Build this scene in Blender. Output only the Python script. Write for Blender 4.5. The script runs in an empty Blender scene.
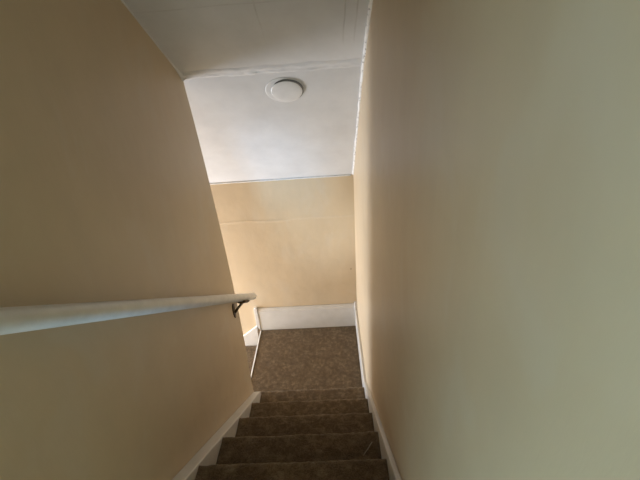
import bpy, bmesh, math, random
from mathutils import Vector, Matrix, noise
random.seed(7)
S = bpy.context.scene
COL = S.collection

# ------------------------------------------------------------------ camera
H = 2.416                     # camera height above the landing
cam_d = bpy.data.cameras.new('camera')
cam = bpy.data.objects.new('camera', cam_d); COL.objects.link(cam)
cam_d.sensor_width = 36.0
cam_d.lens = 365.8 * 36.0 / 640.0
cam_d.clip_start = 0.02
rt = Vector((0.99764579, 0.00677318, -0.06824217))
dn = Vector((-0.05678951, -0.47623168, -0.87748409))
fw = Vector((-0.03844244, 0.87929376, -0.47472589))
m = Matrix.Identity(4)
for i in range(3):
    m[i][0] = rt[i]; m[i][1] = -dn[i]; m[i][2] = -fw[i]
m[2][3] = H
cam.matrix_world = m
S.camera = cam

# ------------------------------------------------------------------ world, lights, exposure
S.view_settings.view_transform = 'Standard'
S.view_settings.look = 'None'
S.view_settings.gamma = 1.0
S.view_settings.use_curve_mapping = False
S.view_settings.exposure = 0.0
w = bpy.data.worlds.new('sky'); S.world = w
w.use_nodes = True
w.node_tree.nodes['Background'].inputs[0].default_value = (0.75, 0.86, 1.0, 1)
w.node_tree.nodes['Background'].inputs[1].default_value = 1.0

def area(name, loc, aim, sx, sy, power, color, spread=180):
    d = bpy.data.lights.new(name, 'AREA'); d.shape = 'RECTANGLE'
    d.size = sx; d.size_y = sy; d.energy = power; d.color = color
    d.spread = math.radians(spread)
    o = bpy.data.objects.new(name, d); COL.objects.link(o)
    o.location = loc
    o.rotation_euler = (Vector(aim) - Vector(loc)).to_track_quat('-Z', 'Y').to_euler()
    return o
def spot(name, loc, aim, power, color, cone):
    d = bpy.data.lights.new(name, 'SPOT'); d.energy = power; d.color = color
    d.spot_size = math.radians(cone); d.spot_blend = 1.0; d.shadow_soft_size = .16
    o = bpy.data.objects.new(name, d); COL.objects.link(o)
    o.location = loc
    o.rotation_euler = (Vector(aim) - Vector(loc)).to_track_quat('-Z', 'Y').to_euler()
    return o
# daylight through the window at the foot of the lower flight, and through the upstairs window
area('daylight_lower', (-2.48, 2.27, 0.15), (0, 2.27, 0.6), 0.70, 1.3, 94, (0.88, 0.92, 1.0))
area('daylight_hall', (-1.55, -1.30, 1.50), (0.178, 0.45, 1.5), 0.6, 0.34, 56, (0.53, 0.86, 1.0))
area('daylight_upper', (-0.60, -2.30, 1.55), (0.178, 0.45, 1.5), 0.7, 0.5, 9.5, (0.80, 0.96, 0.96), 120)
area('added_hall_fill', (-0.6, -1.2, 3.35), (-0.6, -1.2, 1), 0.5, 0.5, 5, (1.0, 0.66, 0.40))  # added warm fill light upstairs, no real fixture behind it
spot('added_patch_spot', (-0.50, -2.30, 2.10), (-0.40, 2.70, 1.60), 420, (0.30, 0.62, 1.0), 12)  # added spot making the bluish patch on ceiling and upper back wall
spot('added_patch_spot_low', (-0.50, -2.30, 2.10), (-0.06, 2.721, 1.00), 360, (0.70, 0.84, 1.0), 11)  # second added spot, for the paler patch lower on the back wall

# ------------------------------------------------------------------ dimensions
XR = 0.1775            # right wall
XL = -0.649            # left wall face on the stairs
XLO = -0.760           # its other face; the landing ends here
YB = 2.721             # back wall
YE = 1.8265            # end of the left wall, first nosing
RUN, RISE = 0.2427, 0.19
YK, ZK = 1.822, 2.316  # kink of the ceiling
ZB = 1.506             # ceiling at back wall
XE = -2.62             # far end of the lower flight
YU = -2.45             # upstairs end wall
YF, ZF = 0.66 * 0 + 0.10, 3.45
ZF = ZK + 0.66 * (YK - YF)   # sloped ceiling turns flat over the upstairs floor
ZUP = 6 * RISE         # upstairs floor
YUP = YE - 5 * RUN     # its nosing
XS_L, XS_R = -0.594, 0.157   # ends of the steps between the skirt boards

# ------------------------------------------------------------------ materials
def new_mat(name):
    m = bpy.data.materials.new(name); m.use_nodes = True
    nt = m.node_tree
    return m, nt, nt.nodes['Principled BSDF']
def N(nt, t, **kw):
    n = nt.nodes.new(t)
    for k, v in kw.items(): setattr(n, k, v)
    return n
def noise_tex(nt, vec, scale, detail=4, rough=.55, dist=0.0):
    n = N(nt, 'ShaderNodeTexNoise')
    n.inputs['Scale'].default_value = scale; n.inputs['Detail'].default_value = detail
    n.inputs['Roughness'].default_value = rough; n.inputs['Distortion'].default_value = dist
    nt.links.new(vec, n.inputs['Vector']); return n.outputs['Fac']
def mapping(nt, vec, scale):
    n = N(nt, 'ShaderNodeMapping'); n.inputs['Scale'].default_value = scale
    nt.links.new(vec, n.inputs['Vector']); return n.outputs['Vector']
def ramp(nt, fac, stops):
    r = N(nt, 'ShaderNodeValToRGB'); el = r.color_ramp.elements
    while len(el) < len(stops): el.new(.5)
    for e, (p, c) in zip(el, stops):
        e.position = p; e.color = (*c, 1)
    nt.links.new(fac, r.inputs['Fac']); return r.outputs['Color']
def math_n(nt, op, a, b=None, clamp=False):
    n = N(nt, 'ShaderNodeMath', operation=op); n.use_clamp = clamp
    for i, v in enumerate((a, b)):
        if v is None: continue
        if isinstance(v, (int, float)): n.inputs[i].default_value = v
        else: nt.links.new(v, n.inputs[i])
    return n.outputs[0]
def mixc(nt, fac, a, b):
    n = N(nt, 'ShaderNodeMix', data_type='RGBA')
    if isinstance(fac, (int, float)): n.inputs[0].default_value = fac
    else: nt.links.new(fac, n.inputs[0])
    for i, v in ((6, a), (7, b)):
        if isinstance(v, tuple): n.inputs[i].default_value = (*v, 1)
        else: nt.links.new(v, n.inputs[i])
    return n.outputs[2]
def bump(nt, h, strength, dist, bsdf, prev=None):
    b = N(nt, 'ShaderNodeBump'); b.inputs['Strength'].default_value = strength; b.inputs['Distance'].default_value = dist
    nt.links.new(h, b.inputs['Height'])
    if prev is not None: nt.links.new(prev, b.inputs['Normal'])
    nt.links.new(b.outputs[0], bsdf.inputs['Normal']); return b.outputs[0]
def pos(nt): return N(nt, 'ShaderNodeNewGeometry').outputs['Position']
def sep(nt, v):
    n = N(nt, 'ShaderNodeSeparateXYZ'); nt.links.new(v, n.inputs[0]); return n.outputs
def line(nt, coord, at, half, soft):          # 1 on a line at coord = at
    d = math_n(nt, 'ABSOLUTE', math_n(nt, 'SUBTRACT', coord, at))
    r = N(nt, 'ShaderNodeMapRange'); r.interpolation_type = 'SMOOTHSTEP'
    nt.links.new(d, r.inputs[0]); r.inputs[1].default_value = half; r.inputs[2].default_value = half + soft
    r.inputs[3].default_value = 1; r.inputs[4].default_value = 0
    return r.outputs[0]
def window_fn(nt, coord, a, b, soft):         # 1 between a and b
    r = N(nt, 'ShaderNodeMapRange'); r.interpolation_type = 'SMOOTHSTEP'
    nt.links.new(coord, r.inputs[0]); r.inputs[1].default_value = a - soft; r.inputs[2].default_value = a
    r2 = N(nt, 'ShaderNodeMapRange'); r2.interpolation_type = 'SMOOTHSTEP'
    nt.links.new(coord, r2.inputs[0]); r2.inputs[1].default_value = b; r2.inputs[2].default_value = b + soft
    r2.inputs[3].default_value = 1; r2.inputs[4].default_value = 0
    return math_n(nt, 'MULTIPLY', r.outputs[0], r2.outputs[0])

WALL_A, WALL_B = (0.600, 0.480, 0.325), (0.560, 0.445, 0.298)
def wall_mat(name, streak, seam=False):
    m, nt, b = new_mat(name)
    p = pos(nt)
    f = noise_tex(nt, p, 3.0, 5, .6)
    c = ramp(nt, f, [(.35, WALL_B), (.65, WALL_A)])
    sm = noise_tex(nt, mapping(nt, p, streak), 9.0, 5, .65)
    c = mixc(nt, math_n(nt, 'MULTIPLY', ramp(nt, sm, [(.48, (0, 0, 0)), (.72, (1, 1, 1))]), .26), c, (0.50, 0.40, 0.285))
    st = noise_tex(nt, mapping(nt, p, (1, 1, .6)), 5.5, 3, .5, .8)
    c = mixc(nt, math_n(nt, 'MULTIPLY', ramp(nt, st, [(.54, (0, 0, 0)), (.68, (1, 1, 1))]), .30), c, (0.60, 0.52, 0.41))
    b.inputs['Roughness'].default_value = .42
    b.inputs['Specular IOR Level'].default_value = .35
    fine = noise_tex(nt, mapping(nt, p, streak), 60.0, 4, .6)
    big = noise_tex(nt, p, 7.0, 2, .5)
    nb = bump(nt, fine, .10, .004, b)
    nb = bump(nt, big, .30, .012, b, nb)
    if seam:
        xyz = sep(nt, p)
        wob = math_n(nt, 'MULTIPLY', math_n(nt, 'SUBTRACT', noise_tex(nt, p, 4, 3), .5), .03)
        zc = math_n(nt, 'ADD', xyz[2], wob)
        ln = line(nt, zc, 1.155, .002, .014)
        c = mixc(nt, math_n(nt, 'MULTIPLY', ln, .16), c, (.68, .57, .43))
        nb = bump(nt, ln, .35, .004, b, nb)
        # a small dark nick
        d = N(nt, 'ShaderNodeVectorMath', operation='DISTANCE'); nt.links.new(p, d.inputs[0]); d.inputs[1].default_value = (.134, YB, .640)
        k = N(nt, 'ShaderNodeMapRange'); nt.links.new(d.outputs['Value'], k.inputs[0])
        k.inputs[1].default_value = .004; k.inputs[2].default_value = .011; k.inputs[3].default_value = .55; k.inputs[4].default_value = 0
        c = mixc(nt, k.outputs[0], c, (.16, .10, .06))
    nt.links.new(c, b.inputs['Base Color'])
    return m
M_WALL_X = wall_mat('tan_wall_paint', (1, 1, .22))
M_WALL_Y = wall_mat('tan_wall_paint_seamed', (1, 1, .22), True)

def white_mat(name, col, col2, rough, speck=0.0):
    m, nt, b = new_mat(name)
    p = pos(nt)
    f = noise_tex(nt, p, 14.0, 5, .6)
    c = ramp(nt, f, [(.35, col2), (.62, col)])
    if speck:
        s = noise_tex(nt, p, 55.0, 3, .6)
        c = mixc(nt, math_n(nt, 'MULTIPLY', ramp(nt, s, [(.56, (0, 0, 0)), (.66, (1, 1, 1))]), speck), c, (.22, .20, .18))
    nt.links.new(c, b.inputs['Base Color'])
    b.inputs['Roughness'].default_value = rough
    bump(nt, noise_tex(nt, p, 40, 4), .12, .004, b)
    return m
M_TRIM = white_mat('white_trim_paint', (.625, .60, .56), (.585, .56, .515), .38)
M_CAULK = white_mat('rough_white_caulk', (.86, .85, .83), (.74, .72, .69), .55, .75)
M_BEAD = white_mat('white_bead_paint', (.68, .67, .66), (.58, .57, .55), .5)
M_LENS = white_mat('white_lamp_plastic', (.68, .675, .67), (.63, .625, .62), .35)
M_GAP_SHADE = white_mat('dark_grey_gap_shade', (.13, .125, .12), (.09, .085, .08), .7)  # dark colour standing in for shade at the lens edge
M_RAIL = white_mat('white_rail_paint', (.72, .69, .63), (.64, .61, .55), .32)

def ceiling_mat():
    m, nt, b = new_mat('white_ceiling_paint')
    p = pos(nt); x = sep(nt, p)
    f = noise_tex(nt, p, 5.0, 5, .6)
    c = ramp(nt, f, [(.3, (.565, .560, .560)), (.65, (.635, .632, .632))])
    br = noise_tex(nt, p, 6.0, 3)
    wob = math_n(nt, 'MULTIPLY', math_n(nt, 'SUBTRACT', noise_tex(nt, p, 3.5, 2), .5), .012)
    xs = math_n(nt, 'ADD', x[0], wob); ys = math_n(nt, 'ADD', x[1], wob)
    upper = window_fn(nt, x[1], -9, 1.63, .08)
    tot = None
    for X in (-.227, .085, .128):
        l = math_n(nt, 'MULTIPLY', line(nt, xs, X, .0008, .0035), upper)
        tot = l if tot is None else math_n(nt, 'MAXIMUM', tot, l)
    for Y in (1.470, 1.215, .96):
        l = line(nt, ys, Y, .0008, .0035)
        tot = math_n(nt, 'MAXIMUM', tot, l)
    fade = ramp(nt, br, [(.38, (.10, .10, .10)), (.62, (1, 1, 1))])
    k = math_n(nt, 'MULTIPLY', tot, fade)
    c = mixc(nt, math_n(nt, 'MULTIPLY', k, .34), c, (.33, .30, .27))
    nt.links.new(c, b.inputs['Base Color'])
    b.inputs['Roughness'].default_value = .38
    b.inputs['Specular IOR Level'].default_value = .4
    nb = bump(nt, noise_tex(nt, p, 9, 3), .22, .010, b)
    nb = bump(nt, noise_tex(nt, p, 70, 3), .06, .003, b, nb)
    bump(nt, math_n(nt, 'SUBTRACT', 1.0, k), .35, .003, b, nb)
    return m
M_CEIL = ceiling_mat()

def carpet_mat():
    m, nt, b = new_mat('brown_carpet')
    p = pos(nt)
    big = noise_tex(nt, p, 11.0, 4, .6, .5)
    mid = noise_tex(nt, p, 32.0, 5, .72)
    fine = noise_tex(nt, p, 190.0, 3, .75)
    c = ramp(nt, mid, [(.36, (.050, .031, .014)), (.50, (.125, .084, .044)), (.64, (.245, .178, .105))])
    c2 = ramp(nt, fine, [(.34, (.055, .036, .018)), (.50, (.130, .090, .050)), (.66, (.255, .190, .122))])
    c = mixc(nt, .5, c, c2)
    c = mixc(nt, math_n(nt, 'MULTIPLY', ramp(nt, big, [(.42, (1, 1, 1)), (.58, (0, 0, 0))]), .40), c, (.058, .037, .018))
    nt.links.new(c, b.inputs['Base Color'])
    b.inputs['Roughness'].default_value = .95
    b.inputs['Specular IOR Level'].default_value = .1
    b.inputs['Sheen Weight'].default_value = .35
    b.inputs['Sheen Roughness'].default_value = .5
    b.inputs['Sheen Tint'].default_value = (.8, .68, .55, 1)
    nb = bump(nt, fine, .9, .004, b)
    bump(nt, mid, .6, .008, b, nb)
    return m
M_CARPET = carpet_mat()

def metal_mat():
    m, nt, b = new_mat('aged_brass')
    p = pos(nt)
    c = ramp(nt, noise_tex(nt, p, 90, 3), [(.35, (.055, .036, .020)), (.65, (.115, .080, .045))])
    nt.links.new(c, b.inputs['Base Color'])
    b.inputs['Metallic'].default_value = .7; b.inputs['Roughness'].default_value = .45
    return m
M_METAL = metal_mat()
def thread_mat():
    m, nt, b = new_mat('pale_lint')
    c = ramp(nt, noise_tex(nt, pos(nt), 200, 2), [(.3, (.24, .19, .14)), (.7, (.36, .30, .23))])
    nt.links.new(c, b.inputs['Base Color']); b.inputs['Roughness'].default_value = .9
    return m
M_THREAD = thread_mat()
def glass_mat():
    m, nt, b = new_mat('window_glass')
    b.inputs['Transmission Weight'].default_value = 1; b.inputs['Roughness'].default_value = 0
    b.inputs['IOR'].default_value = 1.01
    return m
M_GLASS = glass_mat()

# ------------------------------------------------------------------ helpers
def obj(name, bm, mat, parent=None, smooth=False):
    me = bpy.data.meshes.new(name)
    bmesh.ops.recalc_face_normals(bm, faces=bm.faces[:])
    if smooth:
        for f in bm.faces: f.smooth = True
    bm.to_mesh(me); bm.free()
    me.materials.append(mat)
    o = bpy.data.objects.new(name, me); COL.objects.link(o)
    if parent is not None:
        o.parent = parent
        o.matrix_parent_inverse = Matrix.Translation(parent.location).inverted() if parent.type == 'EMPTY' else Matrix.Identity(4)
    return o
def tag(o, label, cat=None, kind=None, group=None):
    o['label'] = label
    if cat: o['category'] = cat
    if kind: o['kind'] = kind
    if group: o['group'] = group
    return o
def empty(name, loc):
    o = bpy.data.objects.new(name, None); COL.objects.link(o); o.location = loc; o.empty_display_size = .1
    return o
def box(bm, x0, x1, y0, y1, z0, z1):
    v = [bm.verts.new((x, y, z)) for x in (x0, x1) for y in (y0, y1) for z in (z0, z1)]
    for q in ((0, 1, 3, 2), (4, 6, 7, 5), (0, 4, 5, 1), (2, 3, 7, 6), (0, 2, 6, 4), (1, 5, 7, 3)):
        bm.faces.new([v[i] for i in q])
    return bm
def prism(bm, poly, axis, a, b):
    """poly: 2D points; axis 'x' takes (y,z), 'y' takes (x,z), 'z' takes (x,y)."""
    def P(p, t):
        return {'x': (t, p[0], p[1]), 'y': (p[0], t, p[1]), 'z': (p[0], p[1], t)}[axis]
    A = [bm.verts.new(P(p, a)) for p in poly]; B = [bm.verts.new(P(p, b)) for p in poly]
    bm.faces.new(A[::-1]); bm.faces.new(B)
    n = len(poly)
    for i in range(n):
        bm.faces.new((A[i], A[(i + 1) % n], B[(i + 1) % n], B[i]))
    return bm
def bevel(bm, w, seg=2):
    bmesh.ops.bevel(bm, geom=bm.edges[:], offset=w, segments=seg, profile=.5, affect='EDGES', clamp_overlap=True)
    return bm
def tube(bm, pts, rad, sides=10, jit=0.0, seed=0, cap=True, flat=None):
    """round tube along pts; rad a number or list; jit makes it lumpy."""
    n = len(pts); pts = [Vector(p) for p in pts]; rings = []
    for i, p in enumerate(pts):
        t = (pts[min(i + 1, n - 1)] - pts[max(i - 1, 0)]).normalized()
        u = t.cross(Vector((0, 0, 1)))
        if u.length < 1e-3: u = t.cross(Vector((0, 1, 0)))
        u.normalize(); v = u.cross(t)
        r = rad[i] if isinstance(rad, (list, tuple)) else rad
        ring = []
        for k in range(sides):
            a = 2 * math.pi * k / sides
            rr = r
            if jit: rr = r * (1 + jit * noise.noise(Vector((p.x * 31 + seed, p.y * 31 + k * .9, p.z * 31))))
            ring.append(bm.verts.new(p + u * rr * math.cos(a) + v * rr * math.sin(a)))
        rings.append(ring)
    for i in range(n - 1):
        for k in range(sides):
            bm.faces.new((rings[i][k], rings[i][(k + 1) % sides], rings[i + 1][(k + 1) % sides], rings[i + 1][k]))
    if cap:
        bm.faces.new(rings[0][::-1]); bm.faces.new(rings[-1])
    return bm
def seg(a, b, n):
    a, b = Vector(a), Vector(b)
    return [a.lerp(b, i / (n - 1)) for i in range(n)]
def lathe(bm, prof, origin, axis, seg_n=48):
    """prof: (r, h) pairs turned about axis at origin."""
    ax = Vector(axis).normalized(); u = ax.cross(Vector((1, 0, 0))).normalized(); v = ax.cross(u)
    o = Vector(origin); rings = []
    for r, h in prof:
        if r < 1e-6: rings.append([bm.verts.new(o + ax * h)])
        else: rings.append([bm.verts.new(o + ax * h + (u * math.cos(2 * math.pi * k / seg_n) + v * math.sin(2 * math.pi * k / seg_n)) * r) for k in range(seg_n)])
    for A, B in zip(rings[:-1], rings[1:]):
        for k in range(seg_n):
            j = (k + 1) % seg_n
            if len(A) == 1 and len(B) == 1: continue
            if len(A) == 1: bm.faces.new((A[0], B[j], B[k]))
            elif len(B) == 1: bm.faces.new((A[k], A[j], B[0]))
            else: bm.faces.new((A[k], A[j], B[j], B[k]))
    return bm

# ------------------------------------------------------------------ shell
TW = .10
# right wall: runs the whole length, lower edge hidden below the steps
bm = bmesh.new(); box(bm, XR, XR + TW, YU - TW, YB + TW, -1.3, 3.7)
tag(obj('wall_right', bm, M_WALL_X), 'long tan painted wall along the right side of the stairs', 'wall', 'structure')
# left wall: between the stairs and the lower flight, its free end at the landing
bm = bmesh.new()
def bulge(y, z):
    s = max(0.0, min(1.0, (y - .9) / (YE - .9))); s = s * s * (3 - 2 * s)
    z0 = .31 + (YE - y) * .79
    v = max(0.0, min(1.0, (z - z0) / (2.26 - z0)))
    return .021 * s * math.sin(math.pi * v) ** .8
ys = [-.45, .2, .6] + [.9 + (YE - .004 - .9) * i / 14 for i in range(15)]
zs = [-1.3, 0, .15] + [.30 + 1.96 * i / 28 for i in range(29)] + [2.6, 3.7]
def col(y, x_fn): return [bm.verts.new((x_fn(y, z), y, z)) for z in zs]
cols = [col(y, lambda y, z: XL + bulge(y, z)) for y in ys]
cols += [[bm.verts.new((XL + bulge(YE, z) - o, YE - q, z)) for z in zs] for o, q in ((.0012, .0012), (.004, 0))]
cols += [col(YE, lambda y, z: XLO), col(-.45, lambda y, z: XLO)]
n = len(cols)
for c in range(n):
    A, B = cols[c], cols[(c + 1) % n]
    for k in range(len(zs) - 1): bm.faces.new((A[k], B[k], B[k + 1], A[k + 1]))
bm.faces.new([c[0] for c in cols]); bm.faces.new([c[-1] for c in cols])
tag(obj('wall_left', bm, M_WALL_X), 'tan painted wall on the left carrying the white handrail', 'wall', 'structure')
# back wall
bm = bmesh.new(); box(bm, XE - TW, XR, YB, YB + TW, -1.3, 1.75)
tag(obj('wall_back', bm, M_WALL_Y), 'tan wall at the back of the landing under the white ceiling', 'wall', 'structure')
# near side of the lower flight
bm = bmesh.new(); box(bm, XE - TW, XLO, YE - TW, YE, -1.3, 2.8)
tag(obj('wall_near', bm, M_WALL_X), 'tan wall on the near side of the lower flight', 'wall', 'structure')
def wall_with_hole(a0, a1, z0, z1, ha0, ha1, hz0, hz1, fixed, thick, axis):
    bm = bmesh.new()
    for (p0, p1, q0, q1) in ((a0, ha0, z0, z1), (ha1, a1, z0, z1), (ha0, ha1, z0, hz0), (ha0, ha1, hz1, z1)):
        if axis == 'x': box(bm, fixed, fixed + thick, p0, p1, q0, q1)
        else: box(bm, p0, p1, fixed, fixed + thick, q0, q1)
    bmesh.ops.remove_doubles(bm, verts=bm.verts[:], dist=1e-5)
    return bm
bm = wall_with_hole(YE, YB, -1.3, 2.4, 1.93, 2.62, -.55, .85, XE - TW, TW, 'x')
tag(obj('wall_lower_end', bm, M_WALL_X), 'tan end wall at the foot of the lower flight', 'wall', 'structure')
bm = wall_with_hole(-1.60, XR, ZUP - .2, 3.7, -.98, -.22, 1.28, 2.20, YU - TW, TW, 'y')
tag(obj('wall_upstairs_end', bm, M_WALL_X), 'tan end wall of the upstairs hall', 'wall', 'structure')
bm = wall_with_hole(YU - TW, -.45 + TW, ZUP - .2, 3.7, -1.68, -.92, 1.20, 1.86, -1.70, .10, 'x')
tag(obj('wall_upstairs_left', bm, M_WALL_X), 'tan side wall of the upstairs hall', 'wall', 'structure')
bm = bmesh.new(); box(bm, -1.60, XLO, -.45, -.45 + TW, ZUP - .2, 3.7)
tag(obj('wall_upstairs_front', bm, M_WALL_X), 'tan wall upstairs beside the head of the stairs', 'wall', 'structure')

def window(name, x0, x1, y0, y1, z0, z1, axis, label):
    bm = bmesh.new(); t = .04
    def b(p0, p1, q0, q1, d0, d1):
        if axis == 'x': box(bm, d0, d1, p0, p1, q0, q1)
        else: box(bm, p0, p1, d0, d1, q0, q1)
    a0, a1, d0, d1 = (y0, y1, x0, x1) if axis == 'x' else (x0, x1, y0, y1)
    zm = (z0 + z1) / 2
    b(a0, a0 + t, z0, z1, d0, d1); b(a1 - t, a1, z0, z1, d0, d1)
    b(a0 + t, a1 - t, z0, z0 + t, d0, d1); b(a0 + t, a1 - t, z1 - t, z1, d0, d1)
    b(a0 + t, a1 - t, zm - .02, zm + .02, d0, d1)
    o = tag(obj(name, bm, M_TRIM), label, 'window', 'structure')
    bm = bmesh.new(); dm = (d0 + d1) / 2
    b(a0 + t, a1 - t, z0 + t, zm - .02, dm - .003, dm + .003); b(a0 + t, a1 - t, zm + .02, z1 - t, dm - .003, dm + .003)
    obj('pane', bm, M_GLASS, o)
    return o
window('window_1', XE - .09, XE - .03, 1.93, 2.62, -.55, .85, 'x', 'white framed window at the foot of the lower flight')
window('window_2', -.98, -.22, YU - .09, YU - .03, 1.28, 2.20, 'y', 'white framed window at the end of the upstairs hall')
window('window_3', -1.69, -1.63, -1.68, -.92, 1.20, 1.86, 'x', 'white framed window in the side wall of the upstairs hall')

# ceiling: steep slope over the landing, gentler slope over the stairs, flat upstairs
bm = bmesh.new()
prof = [(YB + .0, ZB), (YK, ZK), (YF, ZF), (YU, ZF)]
under = prof; top = [(y, z + .12) for y, z in prof][::-1]
prism(bm, under + top, 'x', XL, XR)
prism(bm, [(YB, ZB), (YK, ZK), (YE - .02, ZK + .12), (YB, ZB + .12)], 'x', XE, XL)
prism(bm, [(-.45 + TW, ZF), (YU, ZF), (YU, ZF + .12), (-.45 + TW, ZF + .12)], 'x', -1.60, XL)
tag(obj('ceiling', bm, M_CEIL), 'white painted sloped ceiling of square panels over the stairs', 'ceiling', 'structure')

# ------------------------------------------------------------------ carpeted floors and steps
def carpet_sheet(bm, prof, axis, a, b, jit=.0022, step=.016, fill=True):
    """closed profile swept between a and b with a lumpy pile surface; prof is (p, z)."""
    n = max(2, int((b - a) / step))
    # resample profile
    P = []
    for i in range(len(prof)):
        p, q = Vector(prof[i]), Vector(prof[(i + 1) % len(prof)])
        k = max(1, int((q - p).length / step))
        for j in range(k): P.append(p.lerp(q, j / k))
    zmin = min(p[1] for p in prof)
    rows = []
    for i in range(n + 1):
        t = a + (b - a) * i / n
        row = []
        for p in P:
            c = Vector((t, p[0], p[1])) if axis == 'x' else Vector((p[0], t, p[1]))
            if p[1] > zmin + .03:
                d = jit * (noise.noise(c * 22) + .8 * noise.noise(c * 75))
                c.z += d
                if axis == 'x': c.y += d * .7
                else: c.x += d * .7
            row.append(bm.verts.new(c))
        rows.append(row)
    m = len(P)
    for i in range(n):
        for k in range(m):
            bm.faces.new((rows[i][k], rows[i][(k + 1) % m], rows[i + 1][(k + 1) % m], rows[i + 1][k]))
    bm.faces.new(rows[0][::-1]); bm.faces.new(rows[-1])
    return bm
def nose(y, z, run, under, sgn=1, r=.018):
    """profile of a carpeted step: nosing at y, tread at z reaching run back, down to under."""
    pts = []
    for k in range(7):
        a = math.pi / 2 - math.pi * k / 6
        pts.append((y - sgn * (r - r * math.cos(a)), z - r + r * math.sin(a)))
    pts += [(y - sgn * .022, z - 2 * r - .006), (y - sgn * .022, under), (y - sgn * run, under), (y - sgn * run, z)]
    return pts
# landing: nosing along its open left edge
bm = bmesh.new()
carpet_sheet(bm, nose(XLO - .005, 0, XR - XLO + .005, -.19, -1), 'y', YE - .02, YB, .0025)
floor = tag(obj('floor', bm, M_CARPET, smooth=True), 'brown carpeted landing below the tan back wall', 'floor', 'structure')
# upstairs floor
bm = bmesh.new()
carpet_sheet(bm, nose(YUP, ZUP, YUP - YU, ZUP - .19), 'x', XL, XR, .0025, .03)
box(bm, -1.60, XL, YU, -.45, ZUP - .19, ZUP)
tag(obj('floor_upstairs', bm, M_CARPET, smooth=True), 'brown carpeted upstairs floor at the head of the stairs', 'floor', 'structure')
bm = bmesh.new(); box(bm, XE, XLO - 6 * RUN + .2, YE, YB, -1.3, -6 * RISE)
tag(obj('floor_lower', bm, M_CARPET), 'brown carpeted floor at the foot of the lower flight', 'floor', 'structure')

# ------------------------------------------------------------------ main staircase
st = tag(empty('staircase', (-.22, YE - .4, 0)), 'brown carpeted straight flight descending between two tan walls to the landing', 'stairs')
for k in range(1, 6):
    yn = YE - (k - 1) * RUN
    bm = bmesh.new()
    under = RISE * (k - 1) - (.0 if k == 1 else .03)
    carpet_sheet(bm, nose(yn + .012, RISE * k + .004, RUN + .018, max(under, .006)), 'x', XS_L, XS_R, .0035, .010)
    obj('step', bm, M_CARPET, st, smooth=True)
def skirt(x0, x1, above, ytop, ybot, bev):
    """board along the flight; its upper edge runs parallel to the nosings."""
    zl = lambda y: RISE + (YE - y) / RUN * RISE
    poly = [(ybot, max(.004, zl(ybot) + above)), (ytop, zl(ytop) + above), (ytop, zl(ytop) - .30), (1.62, .004), (ybot, .004)]
    bm = bmesh.new(); prism(bm, poly, 'x', x0, x1); bevel(bm, bev, 2)
    return bm
b1 = obj('skirt_board', skirt(XL + .0007, XS_L, .016, .55, YE - .016, .005), M_TRIM, st)
b1['label'] = 'wide white skirt board on the left of the steps'
b2 = obj('skirt_board', skirt(XS_R, XR - .0007, .058, .55, YE + .02, .004), M_TRIM, st)
b2['label'] = 'narrow white skirt board on the right of the steps'

# lower flight, dropping to the left of the landing
lo = tag(empty('staircase', (XLO - .5, 2.27, -1.14)), 'lower carpeted flight dropping to the left from the landing, mostly hidden', 'stairs')
for k in range(1, 6):
    xn = XLO - k * RUN - .005
    bm = bmesh.new()
    carpet_sheet(bm, nose(xn, -RISE * k, RUN + .020, -RISE * (k + 1) - .0, -1), 'y', YE + .002, YB - .024, .003, .02)
    obj('step', bm, M_CARPET, lo, smooth=True)
zl = lambda x: .066 + (x + .775) * .775
bm = bmesh.new()
prism(bm, [(-.790, zl(-.790)), (-2.02, zl(-2.02)), (-2.02, zl(-2.02) - .2), (-1.9, zl(-1.9) - .42), (-.790, zl(-.790) - .42)], 'y', YB - .022, YB - .0007)
bevel(bm, .004)
b3 = obj('skirt_board', bm, M_TRIM, lo); b3['label'] = 'white skirt board sloping down along the back wall'

# ------------------------------------------------------------------ baseboards and trims
def base_profile(h, t):
    return [(0, 0), (t, 0), (t, h - .030), (t - .004, h - .024), (t - .004, h - .012), (t - .010, h - .004), (t - .013, h), (0, h)]
bm = bmesh.new()
prism(bm, [(YB - d, z + .003) for d, z in base_profile(.257, .022)], 'x', XLO + .004, XR - .0)
tag(obj('baseboard_back', bm, M_TRIM), 'tall white baseboard along the back wall of the landing', 'baseboard', 'structure')
bm = bmesh.new(); prism(bm, [(XLO - .030, .06), (XLO + .004, .002), (XLO + .004, .272), (XLO - .012, .272), (XLO - .030, .262)], 'y', YB - .028, YB); bevel(bm, .003)
tag(obj('trim_1', bm, M_TRIM), 'white upright end piece where the back baseboard meets the lower flight', 'trim', 'structure')
# right baseboard on the landing
bm = bmesh.new()
prism(bm, [(YE + .022, .003), (YB - .022, .003), (YB - .022, .215), (YE + .022, .215)], 'x', XR - .019, XR); bevel(bm, .004)
tag(obj('baseboard_right', bm, M_TRIM), 'white baseboard along the right wall beside the landing', 'baseboard', 'structure')
bm = bmesh.new(); box(bm, XR - .026, XR, YB - .05, YB - .022, .200, .300); bevel(bm, .006, 3)
tag(obj('trim_2', bm, M_TRIM), 'small white corner block on the baseboard in the right back corner', 'trim', 'structure')
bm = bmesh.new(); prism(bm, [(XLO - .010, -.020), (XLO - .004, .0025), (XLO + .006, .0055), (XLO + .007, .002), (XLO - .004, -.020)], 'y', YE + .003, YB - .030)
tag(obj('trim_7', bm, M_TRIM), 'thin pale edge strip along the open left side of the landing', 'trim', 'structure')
# white bead between ceiling and back wall
bm = bmesh.new()
tube(bm, [Vector((x, YB - .001, ZB - .004)) for x in [XE + .02 + i * (XR - XE - .04) / 90 for i in range(91)]], .0075, 8, .25, 3)
tag(obj('trim_3', bm, M_BEAD, smooth=True), 'thin white bead between the ceiling and the tan back wall', 'trim', 'structure')
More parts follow.
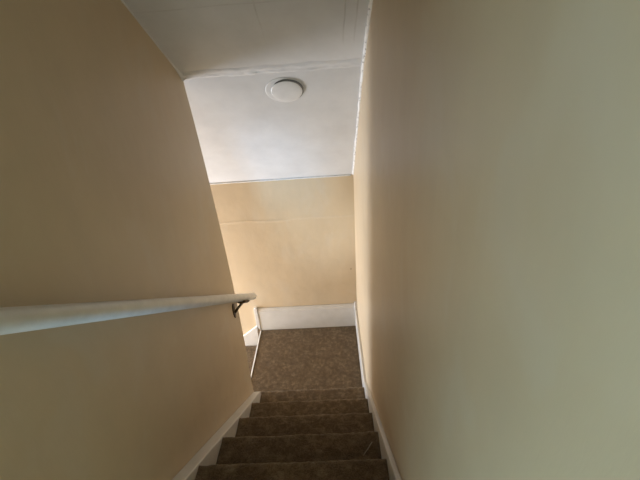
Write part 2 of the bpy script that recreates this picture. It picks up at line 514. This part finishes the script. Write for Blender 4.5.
# rough caulk along the right wall under the ceiling
bm = bmesh.new()
pts = seg((XR - .001, YB - .012, ZB + .006), (XR - .001, YK, ZK - .004), 90) + seg((XR - .001, YK - .01, ZK + .003), (XR - .001, .70, ZK + .66 * (YK - .70) - .004), 80)
tube(bm, pts, .0095, 8, .45, 9)
tag(obj('trim_4', bm, M_CAULK, smooth=True), 'lumpy white caulk bead between the ceiling and the right wall', 'trim', 'structure')
# caulk along the left wall
bm = bmesh.new()
pts = seg((XL + .001, YE - .012, ZK + .004), (XL + .001, .60, ZK + .66 * (YK - .60) - .003), 80)
rad = [.016 * math.exp(-i / 2.0) + .0035 for i in range(80)]
tube(bm, pts, rad, 8, .5, 17)
tag(obj('trim_5', bm, M_BEAD, smooth=True), 'thin white bead between the ceiling and the left wall', 'trim', 'structure')
# taped seam where the two ceiling slopes meet
bm = bmesh.new()
rows = []
for i in range(140):
    x = XL + .002 + (XR - XL - .004) * i / 139
    row = []
    for k, (s, hgt) in enumerate(((-.040, 0), (-.028, .0025), (-.020, .0045), (-.012, .002), (-.004, .0045), (.003, .004), (.010, 0))):
        jy = .006 * noise.noise(Vector((x * 9, k * .6, 0))) + .004 * noise.noise(Vector((x * 40, k * 2.1, 0)))
        y = YK + s + jy
        z = (ZK + .66 * (YK - y)) if y < YK else (ZK + (y - YK) * (ZB - ZK) / (YB - YK))
        hh = hgt * max(.05, 1 + 1.1 * noise.noise(Vector((x * 26, k * 1.3, 4))))
        row.append(bm.verts.new((x, y - .5 * hh, z - .65 * hh - .0005)))
    rows.append(row)
for i in range(139):
    for k in range(6): bm.faces.new((rows[i][k], rows[i][k + 1], rows[i + 1][k + 1], rows[i + 1][k]))
tag(obj('trim_6', bm, M_CEIL, smooth=True), 'rough plastered seam across the ceiling above the first step', 'trim', 'structure')

# ------------------------------------------------------------------ ceiling light
nrm = Vector((0, ZB - ZK, -(YB - YK))).normalized()     # into the room
lc = Vector((-.200, 1.928, ZK + (1.928 - YK) * (ZB - ZK) / (YB - YK))) + nrm * .0005
cl = tag(empty('ceiling_light', lc), 'round white unlit disc light on the sloped ceiling above the landing', 'ceiling light')
bm = bmesh.new(); lathe(bm, [(.060, .0003), (.095, .0003), (.0945, .0010), (.090, .0016), (.060, .0016)], lc, nrm)
obj('trim_ring', bm, M_LENS, cl, smooth=True)
u = nrm.cross(Vector((1, 0, 0))).normalized()
up = Vector((0, -(YB - YK), -(ZB - ZK))).normalized()      # up the slope
bm = bmesh.new(); lathe(bm, [(0, .001), (.0775, .001), (.0775, .008), (0, .008)], lc + Vector((.0155, 0, 0)) + up * .0045, nrm)
gk = obj('gap_shade', bm, M_GAP_SHADE, cl); gk['label'] = 'added dark disc standing in for the shaded gap at the upper right of the lens'  # dark disc added to paint the shaded crescent beside the lens
bm = bmesh.new(); lathe(bm, [(0, .002), (.077, .002), (.0775, .007), (.076, .0090), (.072, .0100), (.030, .0110), (0, .0112)], lc + Vector((.010, 0, 0)), nrm)
obj('lens', bm, M_LENS, cl, smooth=True)

# ------------------------------------------------------------------ handrail
XH = XL + .062
p0 = Vector((XH, .18, 0)); p1 = Vector((XH, 2.085, 0))
za, zb = H - .650 + .07, H - 1.558
def rail_z(y): # through the two measured points
    y1, z1, y2, z2 = .853, H - .656, 2.110, H - 1.572
    return z1 + (y - y1) * (z2 - z1) / (y2 - y1)
a = Vector((XH, -.20, rail_z(-.20))); b = Vector((XH, 2.066, rail_z(2.066) + .007))
hr = tag(empty('handrail', (XL, 1.66, rail_z(1.66) - .09)), 'round white wooden handrail sloping down the left wall', 'handrail')
d = (b - a).normalized()
bm = bmesh.new()
R0 = .0238
pts = [a, a + d * .004] + seg(a + d * .01, b - d * .006, 40) + [b - d * .003, b]
tube(bm, pts, [R0 * .8, R0 * .93] + [R0] * 40 + [R0 * .99, R0 * .93], 20)
obj('rail', bm, M_RAIL, hr, smooth=True)
yb = 1.738
xw = XL + bulge(yb, 1.0)
br_m = bmesh.new()
zc = 1.026
prism(br_m, [(yb - .006, zc - .052), (yb + .006, zc - .052), (yb + .015, zc - .033), (yb + .019, zc), (yb + .016, zc + .036), (yb + .008, zc + .048), (yb - .008, zc + .048), (yb - .016, zc + .036), (yb - .019, zc), (yb - .015, zc - .033)], 'x', xw - .001, xw + .006)
bevel(br_m, .0015, 1)
brk = obj('bracket', br_m, M_METAL, hr); brk['label'] = 'dark brass wall bracket'
ys_ = yb + .055
zu = rail_z(ys_) - R0
am = bmesh.new()
tube(am, [(xw + .003, yb, zc - .010), (xw + .010, yb + .008, zc - .012), (xw + .022, yb + .026, (zc + zu) / 2 - .014), (XH - .006, ys_ - .004, zu - .018), (XH, ys_, zu - .012)], [.0095, .0090, .0080, .0080, .0080], 12)
obj('arm', am, M_METAL, brk, smooth=True)
sm = bmesh.new()
rows = []
for i in range(5):
    y = ys_ - .020 + .085 * i / 4
    c = Vector((XH, y, rail_z(y)))
    rows.append([[sm.verts.new(c + Vector((math.cos(a) * r, 0, math.sin(a) * r))) for a in [math.radians(-90 + (k - 4) * 14) for k in range(9)]] for r in (R0 + .0005, R0 + .0165)])
for i in range(4):
    for s in (0, 1):
        for k in range(8): sm.faces.new((rows[i][s][k], rows[i][s][k + 1], rows[i + 1][s][k + 1], rows[i + 1][s][k]))
    for k in (0, 8): sm.faces.new((rows[i][0][k], rows[i + 1][0][k], rows[i + 1][1][k], rows[i][1][k]))
for i in (0, 4):
    for k in range(8): sm.faces.new((rows[i][0][k], rows[i][0][k + 1], rows[i][1][k + 1], rows[i][1][k]))
obj('saddle', sm, M_METAL, brk)

# ------------------------------------------------------------------ pale thread on a tread
bm = bmesh.new()
z = 4 * RISE + .0115
tube(bm, [(.122, 1.047, z), (.114, 1.036, z + .002), (.103, 1.020, z + .001), (.093, 1.007, z + .002), (.084, .996, z + .001), (.076, .985, z)], .0024, 6)
tag(obj('thread', bm, M_THREAD, smooth=True), 'pale loose thread lying on a brown carpeted step near the right wall', 'thread')
